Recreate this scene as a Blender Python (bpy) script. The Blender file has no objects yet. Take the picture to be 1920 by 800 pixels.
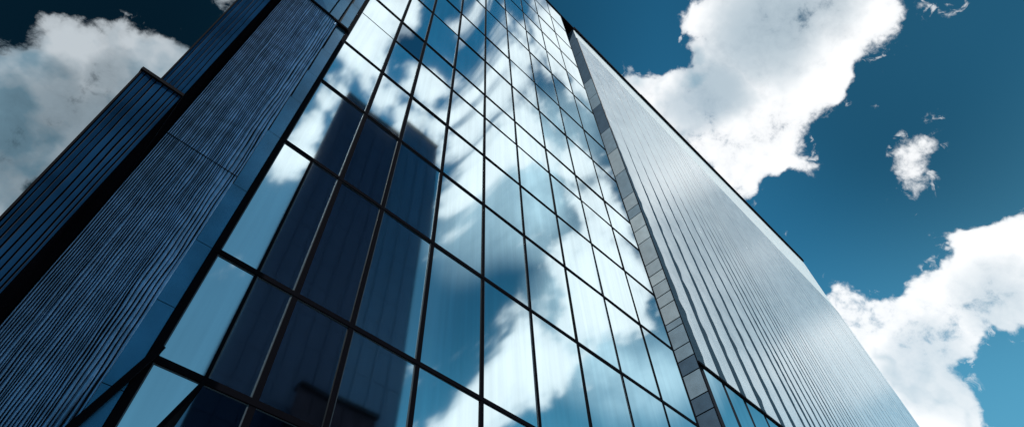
import bpy, bmesh, math, random
from mathutils import Vector, Matrix, noise
random.seed(7)
C = bpy.context.scene.collection
S = 12.0            # metres from the camera to the plane of the glass front
EYE = 1.6

# ---------------------------------------------------------------- camera
# world axes: X along the front (to the right), Y into the building, Z up
HX = Vector((0.7096176, -0.55364407, 0.4357994))      # each world axis seen in camera space (right, up, forward)
WY = Vector((-0.703759, -0.58691892, 0.40031169))
UZ = Vector((-0.03414872, 0.59076597, 0.80611999))
FPX = 1053.44                                          # focal length for a 1920 px wide frame
right = Vector((HX.x, WY.x, UZ.x)); up = Vector((HX.y, WY.y, UZ.y)); fwd = Vector((HX.z, WY.z, UZ.z))
cam_data = bpy.data.cameras.new('camera'); cam = bpy.data.objects.new('camera', cam_data); C.objects.link(cam)
m = Matrix.Identity(4)
for i in range(3):
    m[i][0] = right[i]; m[i][1] = up[i]; m[i][2] = -fwd[i]
m[0][3], m[1][3], m[2][3] = 0, 0, EYE
cam.matrix_world = m
cam_data.sensor_width = 36; cam_data.lens = 36 * FPX / 1920
cam_data.clip_start = 0.1; cam_data.clip_end = 5000
bpy.context.scene.camera = cam

def cam_dir(x, y):
    return (right * ((x - 960) / FPX) + up * ((400 - y) / FPX) + fwd).normalized()

# ---------------------------------------------------------------- sky, sun, exposure
SUN_EL, SUN_AZ = 50.0, -143.0          # azimuth counted from +X towards +Y
sun_dir = Vector((math.cos(math.radians(SUN_EL)) * math.cos(math.radians(SUN_AZ)),
                  math.cos(math.radians(SUN_EL)) * math.sin(math.radians(SUN_AZ)), math.sin(math.radians(SUN_EL))))
SKY_STRENGTH = 0.10
EXPOSURE = 0.14
vs = bpy.context.scene.view_settings
vs.view_transform = 'Standard'; vs.look = 'None'; vs.gamma = 1; vs.exposure = EXPOSURE; vs.use_curve_mapping = False

# clouds: (x, y, radius in degrees of sky, weight); seen directly, and those facing the glass front
CL_DIRECT = [
 (130,78,2.2,1),(190,100,2.9,1),(250,110,3.2,1),(330,92,2.2,1),(320,150,3.4,1),(285,190,3.6,1),(60,140,1.8,.8),(0,150,2.0,.9),
 (120,175,4.0,1),(200,190,4.2,1),(250,250,4.0,1),(180,230,3.4,1),(30,225,3.6,1),(-40,200,5,1),(110,245,3.0,1),(170,280,2.2,.6),(25,285,3.2,.65),(-30,330,3.0,.65),
 (0,385,2.0,1),(-50,410,3.6,1),(435,12,1.8,.7),(405,40,1.2,.55),
 (1188,140,1.9,1),(1185,180,2.2,1),(1225,175,2.2,1),(1262,150,1.6,.9),(1312,52,2.2,1),(1316,30,1.6,.9),(1370,12,2.6,.8),(1405,25,2.4,.9),
 (1325,105,1.9,.9),(1275,210,4.0,1),(1330,190,4.6,1),(1395,150,4.6,.95),(1460,110,5.0,1),(1520,60,5.0,1),(1580,20,4.0,1),(1620,-20,4.0,1),
 (1520,120,3.4,1),(1475,190,4.0,1),(1430,240,4.0,1),(1390,270,3.8,1),(1340,265,4.2,1),(1430,305,2.4,1),(1395,335,2.2,1),(1460,320,1.4,.7),(1400,375,1.4,.9),
 (1470,30,5,.9),(1560,150,1.8,.5),(1600,110,2.2,.45),(1640,60,2.2,.4),(1545,190,1.2,.5),(1760,-8,1.8,.45),(1690,40,1.6,.3),(1820,-5,1.4,.4),
 (1484,300,1.5,.6),(1505,320,1.0,.55),(1638,196,.7,.8),(1630,205,.5,.7),
 (1715,285,1.7,.56),(1703,320,1.7,.54),(1700,350,1.6,.58),(1745,272,1.6,.5),(1765,248,1.3,.45),(1700,380,1.0,.55),
 (1565,545,1.8,1),(1585,570,1.9,1),(1560,590,2,1),(1450,440,1.6,.7),
 (1640,625,3.0,1),(1690,610,3.2,1),(1740,590,3.0,1),(1790,575,3.4,1),(1840,545,3.4,1),(1890,520,3.6,1),(1940,490,3.6,1),
 (1860,480,2.4,.9),(1905,455,2.4,.9),(1805,448,1.6,.95),(1825,470,1.4,.7),(1900,420,1.2,.6),(1650,660,3.6,1),(1700,670,3.4,1),(1720,720,3.2,1),(1750,765,2.8,1),(1780,795,2.4,1),(1690,780,3,1),
 (1790,620,2.0,.8),(1905,565,2.0,.8),
]
CL_MIRROR = [
 (1150,420,3.0,1),(1195,490,3.0,1.1),(1150,540,3.6,1.1),(1215,560,2.8,1.1),(1180,590,3,1),(1090,480,3.2,1),(1100,410,3.0,1),(1030,470,2.2,.85),(1065,550,3.0,1),
 (1100,600,3,1),(950,265,2.8,1),(1005,235,3.0,1),(1070,300,2.6,1),(1125,340,3.0,1),(1140,400,3,1),(880,235,2.8,.95),(825,190,2.6,1),(800,150,2.2,.9),(735,200,2.8,1),
 (775,240,2.6,1),(690,55,4.0,1),(725,35,3,.9),(665,75,3,1),(560,265,2.4,1),(540,305,2.4,1),(575,225,1.6,.8),(640,175,2.2,.8),(700,160,2.0,.8),
 (850,432,1.8,.85),(770,20,2,.6),(880,30,2.4,.85),(855,75,1.8,.6),(790,150,2.0,.7),(965,600,2.6,.75),(955,735,4.8,1),(1000,700,4,.9),(910,770,3.6,.8),(1070,640,3.0,.8),(1075,690,2.4,.7),
 (1085,120,4.0,1),(1060,60,4.0,1),(1110,190,3.0,1),(1030,20,4,.8),(960,100,2,.55),(1000,300,2.2,.8),(905,330,2.2,.85),(1150,500,3,1),(780,760,4,.6),(600,190,2.4,.75),(660,120,2.2,.7),
 (425,490,1.6,.55),(1240,640,2.2,.6),
]
NORMAL_TILT = -.075                           # slope added to the right-hand panes' shading normals, shifting what they reflect
def normal_tilt_at(x):
    t = min(1, max(0, (x - 7.6) / 6.4)); return NORMAL_TILT * t * t * (3 - 2 * t)
def mirror(d):
    n = Vector((0, -1, normal_tilt_at(d.x / d.y * S) if d.y > 0 else 0)).normalized()
    return d - 2 * d.dot(n) * n
CL_SHADE = [(1450,40,4.6,1), (1500,10,4,.8), (1335,160,3.4,1), (1300,195,2.6,.8), (1370,110,2.6,.7), (130,160,1.6,.9), (110,230,3.4,1), (230,150,1.8,.7), (215,250,3.4,1), (40,185,1.8,.9), (30,310,3.2,1), (1740,690,3,.5), (1870,560,2.5,.5)]
BLOBS = [(cam_dir(x, y), r, w) for x, y, r, w in CL_DIRECT] + [(mirror(cam_dir(x, y)), r, w) for x, y, r, w in CL_MIRROR]

world = bpy.data.worlds.new('World'); bpy.context.scene.world = world; world.use_nodes = True
nt = world.node_tree; nt.nodes.clear()
def N(t, **kw):
    n = nt.nodes.new(t)
    for k, v in kw.items(): setattr(n, k, v)
    return n
def L(a, b): nt.links.new(a, b)
def M(op, a, b=None, c=None, clamp=False):
    n = N('ShaderNodeMath', operation=op, use_clamp=clamp)
    for i, v in enumerate((a, b, c)):
        if v is None: continue
        if isinstance(v, (int, float)): n.inputs[i].default_value = v
        else: L(v, n.inputs[i])
    return n.outputs[0]
def VM(op, a, b=None, scale=None):
    n = N('ShaderNodeVectorMath', operation=op)
    for i, v in enumerate((a, b)):
        if v is None: continue
        if isinstance(v, (tuple, Vector)): n.inputs[i].default_value = tuple(v)
        else: L(v, n.inputs[i])
    if scale is not None: n.inputs['Scale'].default_value = scale
    return n.outputs['Value'] if op == 'DOT_PRODUCT' else n.outputs[0]
def MR(v, a, b, c=0., d=1., smooth=True):
    n = N('ShaderNodeMapRange', interpolation_type='SMOOTHSTEP' if smooth else 'LINEAR')
    L(v, n.inputs['Value'])
    for k, x in zip(('From Min', 'From Max', 'To Min', 'To Max'), (a, b, c, d)): n.inputs[k].default_value = x
    return n.outputs[0]
def NOISE(vec, scale, detail=6, rough=.55, dist=0., col=False):
    n = N('ShaderNodeTexNoise'); L(vec, n.inputs['Vector'])
    n.inputs['Scale'].default_value = scale; n.inputs['Detail'].default_value = detail
    n.inputs['Roughness'].default_value = rough; n.inputs['Distortion'].default_value = dist
    return n.outputs['Color' if col else 'Fac']
def MIX(f, a, b, mode='MIX'):
    n = N('ShaderNodeMix', data_type='RGBA', blend_type=mode)
    if isinstance(f, (int, float)): n.inputs[0].default_value = f
    else: L(f, n.inputs[0])
    for k, v in ((6, a), (7, b)):
        if isinstance(v, tuple): n.inputs[k].default_value = (*v, 1)
        else: L(v, n.inputs[k])
    return n.outputs[2]
tc = N('ShaderNodeTexCoord'); D = VM('NORMALIZE', tc.outputs['Generated'])
warp = NOISE(D, 9, 4, .6, 0, True)
warp = VM('SCALE', VM('SUBTRACT', warp, (.5, .5, .5)), scale=.085)
DW = VM('NORMALIZE', VM('ADD', D, warp))
field = None
for d, r, w in BLOBS:
    cr = math.cos(math.radians(r * 1.22))
    k = w / (1 - cr)
    v = M('MULTIPLY_ADD', VM('DOT_PRODUCT', DW, d), k, -cr * k)
    v = M('MAXIMUM', v, 0.0)
    field = v if field is None else M('ADD', field, v)
field = M('MINIMUM', field, 1.7)
def VOR(vec, scale, smooth=.6):
    n = N('ShaderNodeTexVoronoi', feature='F1'); L(vec, n.inputs['Vector'])
    n.inputs['Scale'].default_value = scale
    return n.outputs['Distance']
DV = VM('ADD', D, VM('SCALE', VM('SUBTRACT', NOISE(D, 16, 4, .6, 0, True), (.5, .5, .5)), scale=.05))
def puffs(vec, fine=True):
    p = M('MULTIPLY', M('SUBTRACT', .42, VOR(vec, 9)), 1.5)
    p = M('ADD', p, M('MULTIPLY', M('SUBTRACT', .42, VOR(vec, 21)), 1.0))
    if fine: p = M('ADD', p, M('MULTIPLY', M('SUBTRACT', .42, VOR(vec, 48, .3)), .45))
    return p
p0 = puffs(DV)
f1 = NOISE(D, 8, 10, .60, .2)
f2 = NOISE(D, 40, 6, .7, .3)
core = M('ADD', field, M('MULTIPLY', M('SUBTRACT', f1, .5), 2.4))
core = M('ADD', core, M('MULTIPLY', p0, .62))
dens = M('ADD', core, M('MULTIPLY', M('SUBTRACT', f2, .5), 1.5))
dens = M('MULTIPLY', dens, MR(field, 0.02, .16))
alpha = M('ADD', MR(dens, .44, 1.14, 0, .86), MR(dens, .95, 1.7, 0, .14))
# self shading of the puffs: the same puffs sampled a little towards the light
LD = Vector((.45, -.55, .70)).normalized()
sh = M('SUBTRACT', p0, puffs(VM('ADD', DV, tuple(LD * .022)), False))
fl = M('SUBTRACT', NOISE(D, 5, 5, .5, .2), NOISE(VM('ADD', D, tuple(LD * .05)), 5, 5, .5, .2))
big = MR(NOISE(D, 4.6, 4, .5), .38, .58)
lit = M('MULTIPLY_ADD', fl, 3.2, .50)
lit = M('MULTIPLY_ADD', sh, .60, lit)
lit = M('MULTIPLY_ADD', big, .42, lit)
lit = M('ADD', lit, MR(dens, .5, 1.6, .22, 0), clamp=True)
lit = M('ADD', lit, MR(VM('DOT_PRODUCT', D, mirror(cam_dir(1180, 500))), .80, .99, .0, .75), clamp=True)
shade = None
for x, y, r, w in CL_SHADE:
    v = M('MULTIPLY', MR(VM('DOT_PRODUCT', DW, cam_dir(x, y)), math.cos(math.radians(r * 1.5)), math.cos(math.radians(r * .2))), w)
    shade = v if shade is None else M('MAXIMUM', shade, v)
lit = M('ADD', lit, MR(VM('DOT_PRODUCT', D, mirror(cam_dir(800, 180))), .93, .99, .0, .3), clamp=True)
lit = M('MULTIPLY_ADD', shade, -.55, lit, clamp=True)
alpha = M('MULTIPLY', alpha, M('MULTIPLY_ADD', shade, -.28, 1.0))
frag = M('MULTIPLY', MR(NOISE(DV, 30, 7, .62, .6), .57, .70), MR(field, .015, .22))
alpha = M('MAXIMUM', alpha, M('MULTIPLY', frag, .6))
cloud = MIX(lit, (2.9, 4.6, 5.6), (9.7, 9.8, 9.9))
# the sky is deepest blue towards the upper left and the upper right, palest low down in between
dark1 = MR(VM('DOT_PRODUCT', D, cam_dir(-160, -40)), .52, .99)
dark2 = MR(VM('DOT_PRODUCT', D, cam_dir(2050, -60)), .86, .99)
def DIM(a1, a2):
    v = M('MULTIPLY', M('MULTIPLY_ADD', dark1, -a1, 1.0), M('MULTIPLY_ADD', dark2, -a2, 1.0))
    c = N('ShaderNodeCombineXYZ'); [L(v, c.inputs[i]) for i in range(3)]; return c.outputs[0]
dimc = M('MULTIPLY_ADD', dark1, -.46, 1.0)
cd = N('ShaderNodeCombineXYZ'); L(M('POWER', dimc, 1.15), cd.inputs[0]); L(dimc, cd.inputs[1]); L(M('POWER', dimc, .9), cd.inputs[2])
cloud = MIX(1.0, cloud, cd.outputs[0], 'MULTIPLY')
sky = N('ShaderNodeTexSky', sky_type='NISHITA'); sky.sun_disc = False
sky.sun_elevation = math.radians(SUN_EL)
sky.sun_rotation = math.radians(90 - SUN_AZ)
sky.air_density = 1.0; sky.dust_density = .6; sky.ozone_density = 3.0
base = MIX(1.0, sky.outputs[0], (.19, .84, .87), 'MULTIPLY')
base = MIX(1.0, base, DIM(.90, .56), 'MULTIPLY')
low_b = MR(VM('DOT_PRODUCT', D, cam_dir(1640, 520)), .80, 1.0, 1.0, 1.7)
mir_b = MR(VM('DOT_PRODUCT', D, mirror(cam_dir(1010, 420))), .88, 1.0, .8, 1.3)
opp_b = MR(VM('DOT_PRODUCT', D, mirror(cam_dir(400, 540))), .915, .985)
bo = M('MULTIPLY', low_b, mir_b)
cb = N('ShaderNodeCombineXYZ'); L(M('POWER', bo, 1.3), cb.inputs[0]); L(bo, cb.inputs[1]); L(M('POWER', bo, .9), cb.inputs[2])
base = MIX(1.0, base, cb.outputs[0], 'MULTIPLY')
sepz = N('ShaderNodeSeparateXYZ'); L(D, sepz.inputs[0])
base = MIX(MR(sepz.outputs[2], .72, .30, 0, .7), base, (1.2, 3.9, 5.6))
base = MIX(M('MULTIPLY', opp_b, .7), base, (1.0, 2.1, 3.0))
# bright veil added to the sky so that the right-hand panes glow
veil = M('MAXIMUM', MR(VM('DOT_PRODUCT', D, mirror(cam_dir(1075, 340))), .982, .998), MR(VM('DOT_PRODUCT', D, mirror(cam_dir(1190, 590))), .978, .997))
veil = M('MULTIPLY', veil, MR(VM('DOT_PRODUCT', D, cam_dir(1790, 120)), .955, .985, 1, 0))
veil = M('MULTIPLY', veil, MR(f1, .34, .60, .42, .88))
base = MIX(veil, base, (6.6, 8.6, 9.5))
final = MIX(alpha, base, cloud)
bg = N('ShaderNodeBackground'); bg.inputs['Strength'].default_value = SKY_STRENGTH
L(final, bg.inputs[0]); out = N('ShaderNodeOutputWorld'); L(bg.outputs[0], out.inputs[0])
world.cycles.sampling_method = 'MANUAL'; world.cycles.sample_map_resolution = 512

sl = bpy.data.lights.new('sun', 'SUN'); sl.energy = 4.9; sl.angle = math.radians(.5); sl.color = (1, .95, .88)
so = bpy.data.objects.new('sun', sl); C.objects.link(so); so.location = sun_dir * 300
so.rotation_euler = (-sun_dir).to_track_quat('-Z', 'Y').to_euler()

# ---------------------------------------------------------------- materials
def mat(name, col, rough=.5, metal=0., spec=.5, noise_amt=0., noise_scale=1.5, bump=0., bump_scale=20, rough_var=0.):
    mt = bpy.data.materials.new(name); mt.use_nodes = True; t = mt.node_tree
    b = t.nodes['Principled BSDF']
    b.inputs['Base Color'].default_value = (*col, 1); b.inputs['Roughness'].default_value = rough
    b.inputs['Metallic'].default_value = metal; b.inputs['Specular IOR Level'].default_value = spec
    g = t.nodes.new('ShaderNodeNewGeometry')
    if noise_amt:
        n = t.nodes.new('ShaderNodeTexNoise'); n.inputs['Scale'].default_value = noise_scale; n.inputs['Detail'].default_value = 8
        t.links.new(g.outputs['Position'], n.inputs['Vector'])
        r = t.nodes.new('ShaderNodeMapRange'); r.inputs['From Min'].default_value = .3; r.inputs['From Max'].default_value = .7
        r.inputs['To Min'].default_value = 1 - noise_amt; r.inputs['To Max'].default_value = 1 + noise_amt
        t.links.new(n.outputs['Fac'], r.inputs['Value'])
        x = t.nodes.new('ShaderNodeVectorMath'); x.operation = 'SCALE'; x.inputs[0].default_value = col
        t.links.new(r.outputs[0], x.inputs['Scale']); t.links.new(x.outputs[0], b.inputs['Base Color'])
        if rough_var:
            r2 = t.nodes.new('ShaderNodeMapRange'); r2.inputs['To Min'].default_value = max(0, rough - rough_var); r2.inputs['To Max'].default_value = rough + rough_var
            t.links.new(n.outputs['Fac'], r2.inputs['Value']); t.links.new(r2.outputs[0], b.inputs['Roughness'])
    if bump:
        n = t.nodes.new('ShaderNodeTexNoise'); n.inputs['Scale'].default_value = bump_scale; n.inputs['Detail'].default_value = 6
        t.links.new(g.outputs['Position'], n.inputs['Vector'])
        bp = t.nodes.new('ShaderNodeBump'); bp.inputs['Strength'].default_value = 1; bp.inputs['Distance'].default_value = bump
        t.links.new(n.outputs['Fac'], bp.inputs['Height']); t.links.new(bp.outputs[0], b.inputs['Normal'])
    return mt
M_glass = mat('coated_glass', (.74, .91, .97), .045, 1.0, noise_amt=.05, noise_scale=.25)
def streaks(mt, amt):
    t = mt.node_tree; b = t.nodes['Principled BSDF']; g = t.nodes.new('ShaderNodeNewGeometry')
    mp = t.nodes.new('ShaderNodeVectorMath'); mp.operation = 'MULTIPLY'; mp.inputs[1].default_value = (3.2, 3.2, .11)
    n = t.nodes.new('ShaderNodeTexNoise'); n.inputs['Scale'].default_value = 1.0; n.inputs['Detail'].default_value = 5
    r = t.nodes.new('ShaderNodeMapRange'); r.inputs['From Min'].default_value = .35; r.inputs['From Max'].default_value = .65
    r.inputs['To Min'].default_value = 1 - amt; r.inputs['To Max'].default_value = 1 + amt * .5
    x = t.nodes.new('ShaderNodeMix'); x.data_type = 'RGBA'; x.blend_type = 'MULTIPLY'; x.inputs[0].default_value = 1
    c = t.nodes.new('ShaderNodeCombineXYZ')
    t.links.new(g.outputs['Position'], mp.inputs[0]); t.links.new(mp.outputs[0], n.inputs['Vector']); t.links.new(n.outputs['Fac'], r.inputs['Value'])
    for i in range(3): t.links.new(r.outputs[0], c.inputs[i])
    src = b.inputs['Base Color'].links[0].from_socket
    t.links.new(src, x.inputs[6]); t.links.new(c.outputs[0], x.inputs[7]); t.links.new(x.outputs[2], b.inputs['Base Color'])
streaks(M_glass, .07)
def tilt_normals(mt):  # bends the shading normal only; the pane meshes stay upright
    t = mt.node_tree; b = t.nodes['Principled BSDF']; g = t.nodes.new('ShaderNodeNewGeometry')
    sp = t.nodes.new('ShaderNodeSeparateXYZ'); r = t.nodes.new('ShaderNodeMapRange'); r.interpolation_type = 'SMOOTHSTEP'
    r.inputs['From Min'].default_value = 7.6; r.inputs['From Max'].default_value = 14; r.inputs['To Min'].default_value = 0; r.inputs['To Max'].default_value = NORMAL_TILT
    c = t.nodes.new('ShaderNodeCombineXYZ'); a = t.nodes.new('ShaderNodeVectorMath'); a.operation = 'ADD'
    t.links.new(g.outputs['Position'], sp.inputs[0]); t.links.new(sp.outputs[0], r.inputs['Value']); t.links.new(r.outputs[0], c.inputs[2])
    t.links.new(g.outputs['Normal'], a.inputs[0]); t.links.new(c.outputs[0], a.inputs[1])
    nn = t.nodes.new('ShaderNodeVectorMath'); nn.operation = 'NORMALIZE'; t.links.new(a.outputs[0], nn.inputs[0]); t.links.new(nn.outputs[0], b.inputs['Normal'])
tilt_normals(M_glass)
M_glass_dark = mat('dark_coated_glass', (.16, .26, .34), .03, 1.0)
M_blue = mat('blue_spandrel', (.06, .20, .33), .22, .8, noise_amt=.25, noise_scale=.6)
M_black = mat('black_frame', (.003, .003, .005), .6, 0, .02)
M_bead = mat('aluminium_bead', (.07, .09, .11), .5, .6)
M_rib = mat('slate_blue_cladding', (.19, .35, .56), .38, .6, noise_amt=.3, noise_scale=2.2, bump=.004, bump_scale=14)
M_fin = mat('blue_panel_cladding', (.005, .026, .066), .7, 0.0, .0, noise_amt=.3, noise_scale=1.2)
M_groove = mat('groove_black', (.006, .008, .014), .7, 0, .2)
M_wgroove = mat('blue_black_joint', (.015, .040, .065), .5, 0, .2)
M_dark = mat('near_black_cladding', (.0035, .003, .0045), .8, 0, .0, noise_amt=.3, noise_scale=.5)
M_wing = mat('pale_metal_cladding', (.90, .96, .99), .25, .46, noise_amt=.08, noise_scale=.5, rough_var=.06)
M_wing_top = mat('pale_parapet', (.88, .93, .94), .4, .1, noise_amt=.05, noise_scale=.4)
M_ret = [mat('return_panel_grey', (.30, .38, .44), .4, .3, noise_amt=.12), mat('return_panel_blue', (.20, .29, .37), .35, .3, noise_amt=.12),
         mat('return_panel_navy', (.07, .12, .18), .3, .3, noise_amt=.12), mat('return_panel_light', (.38, .47, .53), .4, .3, noise_amt=.12)]
M_core = mat('dark_core', (.008, .01, .014), .8, 0, .2)
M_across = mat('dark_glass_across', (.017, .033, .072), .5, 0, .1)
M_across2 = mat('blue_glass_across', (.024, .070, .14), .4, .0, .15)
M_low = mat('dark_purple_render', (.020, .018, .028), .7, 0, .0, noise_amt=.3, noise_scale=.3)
M_pave = mat('paving', (.30, .29, .28), .85, noise_amt=.15, noise_scale=1)
M_asph = mat('asphalt', (.05, .05, .052), .9, noise_amt=.2, noise_scale=2)
M_kerb = mat('kerb_stone', (.35, .34, .33), .8, noise_amt=.1)
M_bark = mat('bark', (.08, .06, .045), .9, noise_amt=.3, noise_scale=4)
M_leaf = mat('leaf', (.05, .09, .03), .6, noise_amt=.4, noise_scale=1.2)

# ---------------------------------------------------------------- helpers
def P(h, z, w=1.0):                       # front coordinates (multiples of S, height above the eye) to metres
    return Vector((h * S, w * S, EYE + z * S))
def empty(name, loc, label, cat, group=None):
    o = bpy.data.objects.new(name, None); C.objects.link(o); o.location = loc
    o['label'] = label; o['category'] = cat
    if group: o['group'] = group
    return o
def link(name, me, mats, parent=None, smooth=False):
    o = bpy.data.objects.new(name, me); C.objects.link(o)
    for mm in (mats if isinstance(mats, (list, tuple)) else [mats]): me.materials.append(mm)
    if smooth:
        for p in me.polygons: p.use_smooth = abs(p.normal.y) > .5
    if parent is not None:
        o.parent = parent
        if parent.parent is None: o.matrix_parent_inverse = Matrix.Translation(-parent.matrix_basis.translation)
    return o
class MB:
    def __init__(s): s.v = []; s.f = []; s.m = []
    def hexa(s, c, mi=0):                 # 8 corners: bottom ring 0-3, top ring 4-7
        b = len(s.v); s.v += [tuple(x) for x in c]
        for f in ((0, 3, 2, 1), (4, 5, 6, 7), (0, 1, 5, 4), (1, 2, 6, 5), (2, 3, 7, 6), (3, 0, 4, 7)):
            s.f.append(tuple(b + i for i in f)); s.m.append(mi)
    def box(s, x0, x1, y0, y1, z0, z1, mi=0):
        s.hexa([(x0, y0, z0), (x1, y0, z0), (x1, y1, z0), (x0, y1, z0), (x0, y0, z1), (x1, y0, z1), (x1, y1, z1), (x0, y1, z1)], mi)
    def quad(s, a, b_, c, d, mi=0):
        b = len(s.v); s.v += [tuple(a), tuple(b_), tuple(c), tuple(d)]; s.f.append((b, b + 1, b + 2, b + 3)); s.m.append(mi)
    def mesh(s, name):
        me = bpy.data.meshes.new(name); me.from_pydata(s.v, [], s.f); me.update()
        me.polygons.foreach_set('material_index', s.m)
        return me
    def build(s, name, mats, parent=None, smooth=False): return link(name, s.mesh(name), mats, parent, smooth)

# ---------------------------------------------------------------- ground
def structure(o): o['kind'] = 'structure'; return o
g = MB(); g.box(-1500, 1500, -1500, 1500, -.5, 0); structure(g.build('ground', M_pave))
g = MB(); g.box(-1400, 1400, -16, -4, .002, .006); structure(g.build('road', M_asph))
g = MB(); g.box(-400, 400, -4, -3.8, 0.0, .14); g.box(-400, 400, -16.2, -16, 0.0, .14); structure(g.build('kerb', M_kerb))

# ---------------------------------------------------------------- the glass tower
tower = empty('office_tower', (1.2 * S, 1.2 * S, 0), 'tall dark framed tower of large mirror glass panes reflecting clouds, with pale ribbed wing', 'office tower')

XL = .121                                  # left end of the glass front
cols = [.121, .321, .478, .687, .916, 1.158, 1.423, 1.699, 1.986, 2.27]
V1 = .221
rows = [.675, .969, 1.469, 1.914, 2.313, 2.714, 2.996, 3.514, 3.99, 4.643, 5.192, 5.751, 6.308, 6.93, 7.6]
TH = .10                                  # frame face width in metres
def pane_mesh(x0, x1, z0, z1, y, seed, corners=None, n=7):
    rnd = random.Random(seed)
    w, h = x1 - x0, z1 - z0
    tx, tz = rnd.gauss(0, .0032) * min(1, w / 2.4), rnd.gauss(0, .0032)
    bow = rnd.gauss(.001, .0022) * min(1, (w / 2.6) ** 2); tw = rnd.gauss(0, .0015) * min(1, (w / 2.6) ** 2)
    if corners is None: corners = [(x0, z0), (x1, z0), (x1, z1), (x0, z1)]
    v, f = [], []
    for j in range(n + 1):
        for i in range(n + 1):
            u, t = i / n, j / n
            a = [corners[0][k] * (1 - u) + corners[1][k] * u for k in (0, 1)]
            b = [corners[3][k] * (1 - u) + corners[2][k] * u for k in (0, 1)]
            x, z = a[0] * (1 - t) + b[0] * t, a[1] * (1 - t) + b[1] * t
            d = (u - .5) * w * tx + (t - .5) * h * tz - bow * 16 * u * (1 - u) * t * (1 - t) + tw * (u - .5) * (t - .5) * 4
            v.append((x, y + d, z))
    for j in range(n):
        for i in range(n):
            a = j * (n + 1) + i; f.append((a, a + 1, a + n + 2, a + n + 1))
    nb = len(v); ring = [i for i in range(n + 1)] + [(j + 1) * (n + 1) - 1 for j in range(1, n + 1)] + [n * (n + 1) + i for i in range(n - 1, -1, -1)] + [j * (n + 1) for j in range(n - 1, 0, -1)]
    v += [v[i] for i in ring] + [(v[i][0], y + .045, v[i][2]) for i in ring]; R = len(ring)
    for k in range(len(ring)):
        k2 = (k + 1) % len(ring); f.append((nb + k2, nb + k, nb + R + k, nb + R + k2))
    return v, f
panes = []
for r in range(len(rows) - 1):
    cc = list(cols)
    if r < 2: cc.insert(1, V1)
    for c in range(len(cc) - 1):
        panes.append((cc[c], cc[c + 1], rows[r], rows[r + 1], r))
def px_area(p):
    def pr(h, z):
        q = Vector((h, 1, z)); d = q.dot(fwd); return (960 + FPX * q.dot(right) / d, 400 - FPX * q.dot(up) / d)
    a = [pr(p[0], p[2]), pr(p[1], p[2]), pr(p[1], p[3]), pr(p[0], p[3])]
    a = [(min(1920, max(0, x)), min(800, max(0, y))) for x, y in a]
    return abs(sum(a[i][0] * a[(i + 1) % 4][1] - a[(i + 1) % 4][0] * a[i][1] for i in range(4))) / 2
order = sorted(range(len(panes)), key=lambda i: -px_area(panes[i]))
rest_v, rest_f = [], []
for rank, i in enumerate(order):
    h0, h1, z0, z1, r = panes[i]
    e = TH / 2
    v, f = pane_mesh(h0 * S + e, h1 * S - e, EYE + z0 * S + e, EYE + z1 * S - e, S, 100 + i)
    if rank < 98:
        me = bpy.data.meshes.new('glass_pane'); me.from_pydata(v, [], f); link('glass_pane', me, M_glass_dark if (r == 5 and abs(h0 - .321) < .01) else M_glass, tower, True)
    else:
        b = len(rest_v); rest_v += v; rest_f += [tuple(b + k for k in q) for q in f]
me = bpy.data.meshes.new('upper_glass'); me.from_pydata(rest_v, [], rest_f); o = link('upper_glass', me, M_glass, tower, True); o['kind'] = 'stuff'

# frames: every mullion and transom a bar of its own
YF = S - .042
def mullion(h, z0, z1, w=TH, bead=0, slim=False):
    b = MB(); x = h * S
    b.box(x - w / 2, x + w / 2, YF, S + .02, EYE + z0 * S, EYE + z1 * S)
    if bead:
        xs = x + bead * (w / 2 + .018)
        b.box(xs - .016, xs + .016, YF + .02, S - .012, EYE + z0 * S, EYE + z1 * S, 1)
    return b.build('mullion', [M_black, M_bead], tower)
for k, h in enumerate(cols):
    if k == 0: mullion(h, .40, 7.6, .18, 1)
    elif k == len(cols) - 1: mullion(h - .004, .2, 7.6, .10)
    else: mullion(h, .2, 7.6, [.17, .165, .16, .145, .13, .12, .11, .10][k - 1], -1 if k % 2 else 1)
mullion(V1, .675, 1.469, .07, 1)
for k, z in enumerate(rows):
    h = [.17, .16, .155, .145, .12, .07, .15, .13, .12, .11, .10, .10, .10, .10, .12][k]
    b = MB(); zz = EYE + z * S
    x0 = XL * S if k != 5 else .321 * S
    b.box(x0, 2.268 * S, YF - .012, S + .018, zz - h / 2, zz + h / 2)
    b.box(x0, 2.268 * S, YF + .03, S - .01, zz - h / 2 - .035, zz - h / 2 - .006, 1)
    b.build('transom', [M_black, M_bead], tower)

# base below the lowest transom: one blue trapezoid pane, dark panels beyond the sloping edge
v, f = pane_mesh(0, 1, 0, 1, S, 5, corners=[(.128 * S, EYE + .45 * S), (.152 * S, EYE + .45 * S), (.218 * S, EYE + .667 * S), (.128 * S, EYE + .667 * S)])
me = bpy.data.meshes.new('glass_pane'); me.from_pydata(v, [], f); link('glass_pane', me, M_glass, tower, True)
b = MB()
def slant(b, h0, z0, h1, z1, wd, y0, y1, mi=0):
    a, c = P(h0, z0), P(h1, z1); d = (c - a).normalized(); n = Vector((-d.z, 0, d.x)) * wd / 2
    q = [a - n, a + n, c + n, c - n]
    b.hexa([(p.x, y0, p.z) for p in q] + [(p.x, y1, p.z) for p in q], mi)
slant(b, .150, .44, .2215, .676, .10, S - .10, S + .03)
b.build('sloping_frame', M_black, tower)
b = MB(); slant(b, .055, .44, .124, .682, .14, S - .42, S - .08); b.build('sloping_frame', M_black, tower)
b = MB(); c = [P(.155, .2), P(2.26, .2), P(2.26, .672), P(.2235, .672)]
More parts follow.
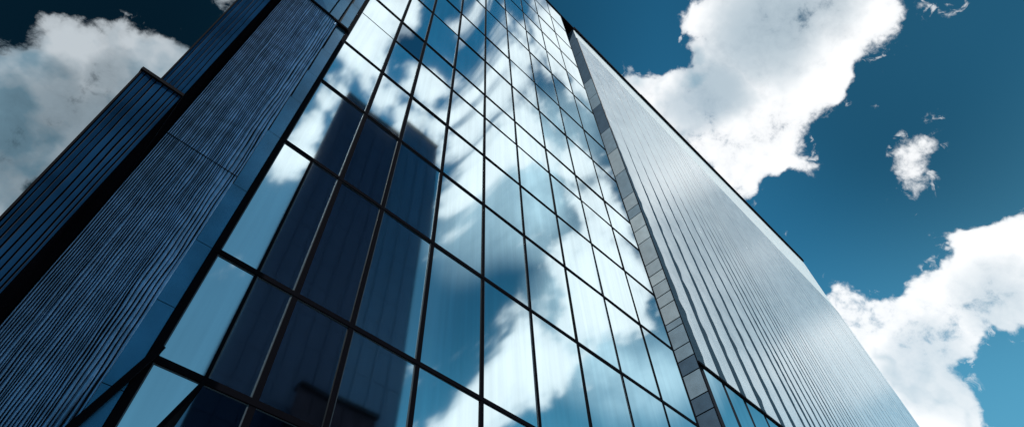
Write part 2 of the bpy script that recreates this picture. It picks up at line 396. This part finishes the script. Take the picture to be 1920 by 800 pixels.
b.hexa([(c[0].x, S - .002, c[0].z), (c[1].x, S - .002, c[1].z), (c[1].x, S + .05, c[1].z), (c[0].x, S + .05, c[0].z),
        (c[3].x, S - .002, c[3].z), (c[2].x, S - .002, c[2].z), (c[2].x, S + .05, c[2].z), (c[3].x, S + .05, c[3].z)])
b.build('base_panel', M_glass_dark, tower)
b = MB(); b.box(.1 * S, 2.27 * S, S + .001, S + .06, 0, EYE + .2 * S); b.build('plinth', M_dark, tower)

# body of the tower behind the glass
b = MB(); b.box(-.085 * S, 2.26 * S, S + .07, 3.2 * S, 0, EYE + 7.56 * S); b.build('core_wall', M_core, tower)
b = MB(); b.box(-.13 * S, 2.52 * S, S - .16, 3.2 * S, EYE + 7.57 * S, EYE + 7.605 * S); b.build('roof_coping', M_black, tower)

# narrow blue strip left of the glass, and the blue glass above the ribbed pier
zc = [.40, .60, .79, .97, 1.19, 1.469, 1.70, 1.914, 2.13, 2.40, 2.72, 3.1, 3.6, 4.3, 5.2, 6.3, 7.6]
for k in range(len(zc) - 1):
    b = MB(); z0, z1 = EYE + zc[k] * S + .01, EYE + zc[k + 1] * S - .01
    b.hexa([(.076 * S, S + .002, z0), (.112 * S, S + .002, z0), (.112 * S, S + .05, z0), (.076 * S, S + .05, z0),
            (.072 * S, S + .002, z1), (.112 * S, S + .002, z1), (.112 * S, S + .05, z1), (.072 * S, S + .05, z1)])
    b.build('blue_panel', M_blue, tower)
zc = [2.44, 2.8, 3.3, 3.9, 4.7, 5.6, 6.6, 7.6]; hc = [-.135, -.06, .02, .066]
for k in range(len(zc) - 1):
    for j in range(len(hc) - 1):
        v, f = pane_mesh(hc[j] * S + .04, hc[j + 1] * S - .04, EYE + zc[k] * S + .04, EYE + zc[k + 1] * S - .04, S, 900 + k * 9 + j, n=4)
        me = bpy.data.meshes.new('blue_glass_pane'); me.from_pydata(v, [], f); link('blue_glass_pane', me, M_blue if j in (1, 2) else M_glass, tower, True)
b = MB(); b.box(-.135 * S, .12 * S, S - .16, S + .02, EYE + 2.40 * S, EYE + 2.415 * S); b.build('pier_coping', M_black, tower)

# ---------------------------------------------------------------- ribbed cladding
def ribbed(name, x_of, z0, z1, edges, groove, depth, y, mats, nz, wav, seed, parent, style='round', break_p=0.):
    """vertical ribs between the curves x_of(u, z); edges = rib borders as fractions of the width"""
    rnd = random.Random(seed); v, f, mi = [], [], []
    zs = [z0 + (z1 - z0) * j / nz for j in range(nz + 1)]
    def wob(u, z, k):
        return wav * min(1, .2 + k / 16) * (noise.noise(Vector((k * .31 + seed, z * .33, 3.1))) * 1.0 + noise.noise(Vector((k * 1.7 + seed, z * 1.1, 9.1))) * .45)
    for k in range(len(edges) - 1):
        tilt = rnd.uniform(-1, 1)
        base = len(v)
        for z in zs:
            env = 0 if k == 0 else 1
            env1 = 0 if k == len(edges) - 2 else 1
            xa = x_of(edges[k], z) + env * wob(edges[k], z, k); xb = x_of(edges[k + 1], z) + env1 * wob(edges[k + 1], z, k + 1)
            gg = groove(edges[k], z) * ((1.0 + (.7 if style == 'round' else .4) * noise.noise(Vector((k * 3.3, z * .8, seed)))))
            gg = min(max(gg, .004), .6 * abs(xb - xa))
            w = xb - xa
            if style == 'round':
                pts = [(0, depth), (gg / w, .35 * depth), (.5, -.1 * depth + tilt * .1 * depth), (1 - .001, .45 * depth)]
            else:
                t = tilt * .012
                pts = [(0, depth), (gg / w, 0 + t), (.5 + .25 * gg / w, -.25 * depth * .1), (.999, 0 - t)]
            for u, d in pts: v.append((xa + w * u, y + d, z))
        for j in range(nz):
            for i in range(3):
                a = base + j * 4 + i; f.append((a, a + 1, a + 5, a + 4)); mi.append(1 if i == 0 else 0)
            if k < len(edges) - 2:   # joint between neighbouring ribs
                pass
    me = bpy.data.meshes.new(name); me.from_pydata(v, [], f); me.update(); me.polygons.foreach_set('material_index', mi)
    o = link(name, me, mats, parent)
    if style == 'round':
        for p in me.polygons: p.use_smooth = p.material_index == 0
    return o
def backing(b, x_of, y0, y1, zlist):
    for a, c in zip(zlist[:-1], zlist[1:]):
        b.hexa([(x_of(0, a), y0, a), (x_of(1, a), y0, a), (x_of(1, a), y1, a), (x_of(0, a), y1, a),
                (x_of(0, c), y0, c), (x_of(1, c), y0, c), (x_of(1, c), y1, c), (x_of(0, c), y1, c)])

# left ribbed pier
def pier_x(u, z):
    zz = (z - EYE) / S
    a = (-.066 - .0325 * zz) * S - .02; b_ = (.080 - .006 * zz) * S
    return a + (b_ - a) * u
NR = 34
ed = [0]
rnd = random.Random(3)
for k in range(NR): ed.append(ed[-1] + rnd.uniform(.7, 1.3) * (1.5 if k > NR - 6 else 1))
ed = [e / ed[-1] for e in ed]
pier = ribbed('ribbed_pier', pier_x, EYE + .30 * S, EYE + 2.40 * S, ed, lambda u, z: .016 + .02 * max(0, noise.noise(Vector((u * 9, z * .15, 2)))) + (.05 * max(0, noise.noise(Vector((u * 30, z * .35, 7)))) if u > .74 else 0), .055, S - .10, [M_rib, M_groove], 230, .05, 11, tower)
b = MB(); backing(b, pier_x, S - .045, S + .03, [EYE + .3 * S, EYE + 2.4 * S]); bo = b.build('backing', M_groove, pier)

for zz in (1.21,):
    b = MB(); z = EYE + zz * S; b.box(pier_x(0, z), pier_x(1, z), S - .112, S - .05, z - .007, z + .007); b.build('panel_joint', M_groove, tower)
# return wall between glass front and projecting wing, split into small panels
ret = [1.125 * q for q in [.2, .9, 1.2, 1.506, 1.593, 1.726, 1.812, 1.891, 2.015, 2.062, 2.186, 2.265, 2.361, 2.443, 2.544, 2.745, 2.872, 3.012, 3.106, 3.254, 3.556, 3.877, 4.225, 4.687, 4.912, 5.268, 6.012, 6.75]]
tone = [2, 2, 2, 2, 1, 2, 1, 1, 1, 0, 0, 0, 3, 0, 0, 3, 3, 1, 0, 1, 0, 1, 2, 1, 1, 2, 2]
for k in range(len(ret) - 1):
    b = MB(); z0, z1 = EYE + ret[k] * S, EYE + ret[k + 1] * S
    gp = .045
    b.box(2.53 * S - .02, 2.53 * S + .1, S + .05, 1.125 * S - .04, z0 + gp, z1 - gp)
    b.build('return_panel', M_ret[tone[k]], tower)
b = MB(); b.box(2.53 * S + .02, 2.53 * S + .18, S + .03, 1.13 * S, 0, EYE + 7.6 * S); b.build('return_backing', M_black, tower)

b = MB(); b.box(2.25 * S, 2.54 * S, 1.13 * S, 1.16 * S, 0, EYE + 7.6 * S); b.build('slot_wall', M_dark, tower)

# ribbed wing in line with the glass front
def wing_top(h):   # height of the parapet, rising gently away from the camera
    return EYE + (7.56 + (8.545 - 7.56) * (h - 2.53) / (9.845 - 2.53)) * S
def wing_hr(z):    # right end leans slightly
    t = (z - EYE) / S
    return 10.36 - (t - 4.97) * (10.36 - 9.845) / (8.545 - 4.97)
hs = [2.545]
rnd = random.Random(5)
while hs[-1] < 10.3:
    h = hs[-1]
    step = (.19 if h < 3.9 else (.125 if h < 6 else .21)) * rnd.uniform(.72, 1.28)
    hs.append(h + step)
hs[-1] = 10.36
eds = [(h - 2.545) / (10.36 - 2.545) for h in hs]
def wing_x(u, z): return (2.545 + u * (wing_hr(z) - 2.545)) * S
def wing_groove(u, z):
    t = (z - EYE) / S; h = 2.545 + u * 7.8
    near = max(0, 1 - (h - 2.5) / 2.6)
    low = max(0, min(1, (5.0 - t) / 3.2))
    return .09 + 1.0 * near * low ** 1.2 + .06 * near + .30 * low * (1 - near) + .02 * (h > 5.5)
ZT = EYE + 1.98 * S
ZP = 7.25
wing = ribbed('ribbed_wing', wing_x, ZT + .1, EYE + ZP * S, eds, wing_groove, .22, S, [M_wing, M_wgroove], 130, .17, 23, tower, style='flat')
low = ribbed('glazed_wing_base', wing_x, 2.0, ZT - .1, eds, lambda u, z: .42, .16, S + .02, [M_glass, M_groove], 8, .02, 29, tower, style='flat')
b = MB(); b.box(2.53 * S, 10.5 * S, S - .10, S + .1, ZT - .09, ZT + .09); b.build('transom', M_black, tower)
b = MB(); backing(b, wing_x, S + .24, S + .34, [2.0, EYE + ZP * S]); b.build('backing', M_groove, wing)
b = MB()
n = 14
hh = [2.53 + (9.86 - 2.53) * k / n for k in range(n + 1)]
for a, c in zip(hh[:-1], hh[1:]):
    z0 = EYE + ZP * S
    b.hexa([(a * S, S - .01, z0), (c * S - .01, S - .01, z0), (c * S - .01, 3.2 * S, z0), (a * S, 3.2 * S, z0),
            (a * S, S - .01, wing_top(a)), (c * S - .01, S - .01, wing_top(c)), (c * S - .01, 3.2 * S, wing_top(c)), (a * S, 3.2 * S, wing_top(a))])
b.build('parapet', M_wing_top, tower)
b = MB()
for k, (a, c) in enumerate(zip(hh[:-1], hh[1:])):
    t = .9 if a < 3.6 else (.8 if a < 4.1 else 1.05)
    y0 = S - (.30 if a < 3.6 else .34)
    b.hexa([(a * S, y0, wing_top(a)), (c * S, y0, wing_top(c)), (c * S, 3.2 * S, wing_top(c)), (a * S, 3.2 * S, wing_top(a)),
            (a * S, y0, wing_top(a) + t), (c * S, y0, wing_top(c) + t), (c * S, 3.2 * S, wing_top(c) + t), (a * S, 3.2 * S, wing_top(a) + t)])
b.build('roof_coping', M_black, tower)
b = MB(); backing(b, lambda u, z: (2.56 + u * (wing_hr(z) - .004 - 2.56)) * S, S + .36, 3.2 * S, [0, EYE + ZP * S]); b.build('wing_body', M_wing_top, tower)

# ---------------------------------------------------------------- the thin stepped fin tower at far left
fin = empty('side_tower', (-.13 * S, S, 0), 'slim dark blue stepped tower at far left, its side wall black', 'tower')
F = .72
def fin_r(z): return (-.066 - .0325 * z) * S - .03
def fin_lo(z): return (-.097 - .0776 * z) * S
def fin_up(z): return (-.092 - .0526 * z) * S
def lof(b, fl, fr, y0, y1, zs, mi=0):
    for a, c in zip(zs[:-1], zs[1:]):
        za, zc_ = EYE + a * S, EYE + c * S
        b.hexa([(fl(a), y0, za), (fr(a), y0, za), (fr(a), y1, za), (fl(a), y1, za), (fl(c), y0, zc_), (fr(c), y0, zc_), (fr(c), y1, zc_), (fl(c), y1, zc_)], mi)
b = MB(); lof(b, lambda z: fin_lo(z) + .02, fin_r, F * S + .08, 1.5 * S, [-.12, .3, .6, .985]); lof(b, lambda z: fin_up(z) + .02, fin_r, F * S + .20, 1.5 * S, [.985, 1.5, 2.2, 2.7])
b.build('side_wall', M_dark, fin)
def xl(u, z):
    t = (z - EYE) / S; a, c = fin_lo(t), fin_r(t) - .004; return a + (c - a) * u
def xu(u, z):
    t = (z - EYE) / S; a, c = fin_up(t), fin_r(t) - .004; return a + (c - a) * u
e1 = [0, .10, .24, .36, .52, .66, .80, .90, 1]
ribbed('lower_panels', xl, EYE - .1 * S, EYE + .985 * S, e1, lambda u, z: .028, .07, F * S, [M_fin, M_groove], 120, .035, 41, fin, style='flat')
ribbed('upper_panels', xu, EYE + .99 * S, EYE + 2.7 * S, [0, .12, .3, .46, .62, .8, 1], lambda u, z: .018, .05, F * S + .13, [M_fin, M_groove], 120, .045, 43, fin, style='flat')
b = MB(); b.box(fin_lo(.99) - .03, fin_r(.99) + .02, F * S - .05, 1.5 * S, EYE + .985 * S, EYE + .993 * S); b.build('coping', M_black, fin)
b = MB()
lof(b, lambda z: fin_lo(z) - .02, lambda z: fin_lo(z) + .012, F * S - .02, F * S + .1, [-.12, .3, .6, .985])
lof(b, lambda z: fin_up(z) - .02, lambda z: fin_up(z) + .012, F * S + .11, F * S + .22, [.994, 1.5, 2.2, 2.7])
b.build('corner_trim', M_black, fin)

# ---------------------------------------------------------------- the dark buildings across the street, seen in the glass
def across(name, label, h0, h1, ztop, dist, mt, floors, bays):
    k = 2 + dist; x0, x1, zt = h0 * k * S, h1 * k * S, EYE + ztop * k * S; y = -dist * S
    t = empty(name, ((x0 + x1) / 2, y - 8, 0), label, 'office building')
    b = MB(); xb = x0 + max(0, 16.5 * x0 / (k * S))
    b.hexa([(xb, y - 16, 0), (x1, y - 16, 0), (x1, y, 0), (x0, y, 0), (xb, y - 16, zt), (x1, y - 16, zt), (x1, y, zt), (x0, y, zt)]); b.build('facade', mt, t)
    b = MB()
    for i in range(1, floors): b.box(x0 - .02, x1 + .02, y, y + .04, i * zt / floors - .05, i * zt / floors + .05)
    b.build('floor_bands', mt, t)
    b = MB()
    for i in range(bays + 1):
        x = x0 + (x1 - x0) * i / bays; b.box(x - .08, x + .08, y + .061, y + .12, 0, zt)
    b.build('facade_fins', mt, t)
    b = MB(); b.box(x0 + .02, x1 + .2, y - 1, y + .4, zt, zt + .5); b.build('roof_coping', M_black, t)
    return t
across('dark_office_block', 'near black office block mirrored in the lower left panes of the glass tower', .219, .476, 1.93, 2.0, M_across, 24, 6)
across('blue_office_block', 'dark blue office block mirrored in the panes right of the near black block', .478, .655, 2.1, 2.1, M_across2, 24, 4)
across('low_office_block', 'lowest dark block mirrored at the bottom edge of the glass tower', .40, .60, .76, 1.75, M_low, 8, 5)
